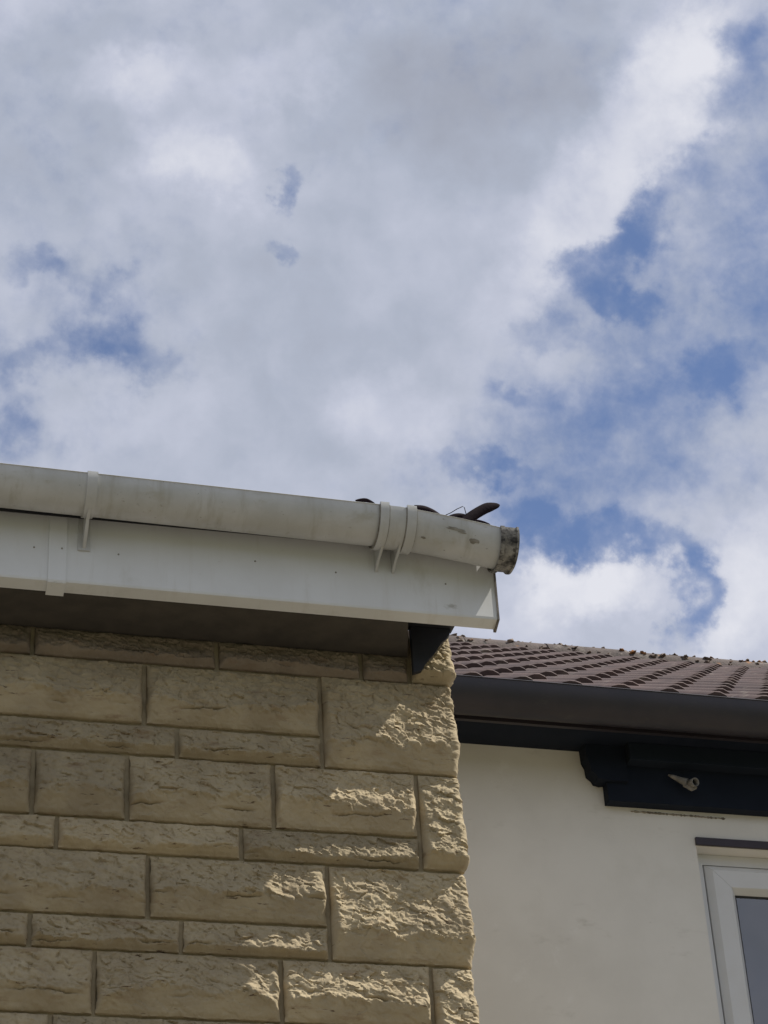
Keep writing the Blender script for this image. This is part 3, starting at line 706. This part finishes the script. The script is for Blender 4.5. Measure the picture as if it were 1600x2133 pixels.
# broken pipe clip on the board
V = []; F = []; seg = 18
st = npart("pipe_clip", tube([(1.112, 1.425, 4.648), (1.125, 1.42, 4.640), (1.145, 1.415, 4.628), (1.160, 1.408, 4.618)], lambda t: .003 + .010 * t, "clip_cone", 12), M_stub, True, label="broken pale plastic pipe clip on the dark board")
tor = []
R1, r1 = .0120, .0028
Vt = []; Ft = []
cc = Vector((1.176, 1.395, 4.612)); ax = (CAM * 0 + Vector((.25, -.95, -.2))).normalized(); aa = ax.orthogonal().normalized(); bb = ax.cross(aa)
for i in range(24):
    t = 2 * math.pi * i / 24; c = aa * math.cos(t) + bb * math.sin(t)
    for (dr, da) in ((-r1 * .5, -.010), (r1 * .5, -.010), (r1 * .5, .014), (-r1 * .5, .014)):
        Vt.append(cc + c * (R1 + dr) + ax * -da)
for i in range(24):
    for j in range(4):
        Ft.append((i * 4 + j, i * 4 + (j + 1) % 4, ((i + 1) % 24) * 4 + (j + 1) % 4, ((i + 1) % 24) * 4 + j))
npart("ring", fixn(mesh("clip_ring", Vt, Ft)), M_stub, True, parent=st)
npart("tab", mesh("clip_tab", [(1.150, 1.412, 4.612), (1.172, 1.402, 4.592), (1.186, 1.396, 4.598), (1.160, 1.405, 4.626), (1.150, 1.418, 4.610), (1.172, 1.408, 4.590), (1.186, 1.402, 4.596), (1.160, 1.411, 4.624)],
     [(0, 1, 2, 3), (7, 6, 5, 4), (0, 4, 5, 1), (1, 5, 6, 2), (2, 6, 7, 3), (3, 7, 4, 0)]), M_stub, parent=st)

# brown gutter
BGY, BGZ = 1.259, 4.797
def bprof():
    P = []; n = 24; rx, rz = .058, .088
    for i in range(n + 1):
        a = math.pi + math.pi * i / n; P.append((BGY + rx * math.cos(a), BGZ + rz * math.sin(a)))
    for i in range(n + 1):
        a = 2 * math.pi - math.pi * i / n; P.append((BGY + (rx - .003) * math.cos(a), BGZ + (rz - .003) * math.sin(a)))
    P += [(BGY - rx + .004, BGZ + .002), (BGY - rx, BGZ + .004), (BGY - rx - .003, BGZ + .001)]
    return P
me = prism_x("brown_channel", bprof(), xs(.062, XR, 20), lambda x: .0012 * math.sin(x * 3.1)); sharp(me, 40)
npart("gutter", me, M_bgutter, True, label="dark brown deep gutter under the tiles")

# roof of the rendered house ------------------------------------------------
PHI = math.radians(32.1)
UY, UZ = math.cos(PHI), math.sin(PHI)
E0 = Vector((.085, 1.246, 4.766))
roofn = npart("roof", prism_x("roof_deck", [(1.33, 4.775), (5.66, 4.745 + 4.33 * math.tan(PHI)), (10.0, 4.775), (10.0, 4.80), (5.66, 4.77 + 4.33 * math.tan(PHI)), (1.33, 4.80)], [.085, XR + .1]), M_tile)
CW, GAUGE, TL = .300, .345, .418
def tile_mesh(vr):
    r_ = random.Random(vr)
    xs_ = []
    def prof(x):
        h = 0
        for c in (.075, .225):
            d = abs(x - c)
            if d < .050: h = max(h, .044 * math.sqrt(max(0, 1 - (d / .050) ** 2)) ** 1.0)
        return h
    X = [.0]
    for c in (.075, .225): X += [c - .050, c - .0485, c - .043, c - .028, c - .009, c + .009, c + .028, c + .043, c + .0485, c + .050]
    X += [.302]
    V = []; F = []; n = len(X)
    jit = [r_.uniform(-.0012, .0012) for _ in X]
    for (y, z, t) in ((0.0, .020, 0), (0.006, .0225, 1), (TL, .002, 1)):
        for i, x in enumerate(X): V.append((x, y + jit[i] * (t == 0), z + prof(x) + (jit[i] if y < .1 else 0)))
    for i, x in enumerate(X): V.append((x, .001, .004 + prof(x) * .80))
    for i, x in enumerate(X): V.append((x, TL, -.012 + prof(x) * .80))
    for a, b in ((0, 1), (1, 2), (4, 3), (3, 0), (2, 4)):
        for i in range(n - 1):
            F.append((a * n + i, a * n + i + 1, b * n + i + 1, b * n + i))
    for k in (0, n - 1): F.append((k, n + k, 2 * n + k, 4 * n + k, 3 * n + k))
    me = fixn(mesh("roof_tile", V, F)); me.materials.append(M_tile)
    me.polygons.foreach_set('use_smooth', np.ones(len(me.polygons), dtype=bool)); sharp(me, 50)
    return me
TM = [tile_mesh(i) for i in range(5)]
base = Matrix.Rotation(PHI, 4, 'X')
NC, NR = 13, 15
first = True
for r in range(NR):
    for c in range(NC):
        o = bpy.data.objects.new("roof_tile", TM[random.randrange(5)])
        COL.objects.link(o); o.parent = roofn
        s = r * GAUGE + random.uniform(-.003, .003)
        p = Vector((E0.x + c * CW + random.uniform(-.0015, .0015), E0.y + UY * s - UZ * 0, E0.z + UZ * s))
        o.matrix_local = Matrix.Translation(p) @ base @ Matrix.Rotation(random.uniform(-.010, .010), 4, 'Z') @ Matrix.Rotation(random.uniform(-.005, .008), 4, 'X')
# ridge tiles with mortar bedding and moss
RYc, RZt = 5.66, 7.606
def ridge_mesh():
    V = []; F = []; n = 12; R = .115
    prof = [(-.11 + 0, -.115), ]
    P = [(RYc + R * math.cos(math.pi - math.pi * i / n) * 1.15, RZt - R + R * math.sin(math.pi * i / n)) for i in range(n + 1)]
    Pin = [(RYc + (R - .015) * math.cos(math.pi * i / n) * 1.15, RZt - R - .004 + (R - .015) * math.sin(math.pi * i / n)) for i in range(n + 1)]
    me = prism_x("ridge_tile", P + Pin, [0, .444]); sharp(me, 40)
    me.materials.append(M_ridge); me.polygons.foreach_set('use_smooth', np.ones(len(me.polygons), dtype=bool)); return me
RM = ridge_mesh()
for k in range(9):
    o = bpy.data.objects.new("ridge_tile", RM); COL.objects.link(o); o.parent = roofn
    o.matrix_local = Matrix.Translation((.085 + k * .45, random.uniform(-.006, .006), random.uniform(-.008, .008)))
npart("ridge_mortar", prism_x("ridge_mortar", [(5.505, 7.44), (5.535, 7.515), (5.66, 7.56), (5.79, 7.52), (5.82, 7.42)], xs(.085, XR, 40), lambda x: .008 * math.sin(x * 17) + .006 * math.sin(x * 41), lambda x: .012 * math.sin(x * 9 + 1)), M_ridge, parent=roofn)
# moss cushions: many small lumps, one part
bm = bmesh.new()
def lump(x, y, z, r, fl):
    mt = Matrix.Translation((x, y, z)) @ Matrix.Rotation(random.uniform(0, 3), 4, 'Z') @ Matrix.Diagonal((r * random.uniform(.9, 1.7), r, r * fl, 1))
    rr = bmesh.ops.create_icosphere(bm, subdivisions=2, radius=1, matrix=mt)
    ph = random.uniform(0, 9)
    for v in rr['verts']:
        v.co += Vector([random.uniform(-.30, .30) * r + .35 * r * math.sin(v.co[(q + 1) % 3] / r * 2.1 + ph) for q in range(3)])
for k in range(380):
    x = random.uniform(.15, XR); a = random.uniform(1.3, 3.0); R = .115
    clus = .5 + .5 * math.sin(x * 13) * math.sin(x * 5.3 + 1)
    if random.random() > .35 + .65 * clus: continue
    lump(x, RYc + R * 1.15 * math.cos(a), RZt - R + R * math.sin(a), random.uniform(.006, .017) * (1 if random.random() < .9 else 1.5), random.uniform(.25, .5))
for k in range(260):
    x = random.uniform(.15, XR); s = NR * GAUGE - .03 - abs(random.gauss(0, .22))
    lump(x, E0.y + UY * s, E0.z + UZ * s + .03, random.uniform(.006, .018), .7)
me = bpy.data.meshes.new("moss"); bm.to_mesh(me); bm.free()
npart("moss", me, M_moss, True, parent=roofn, kind='stuff')
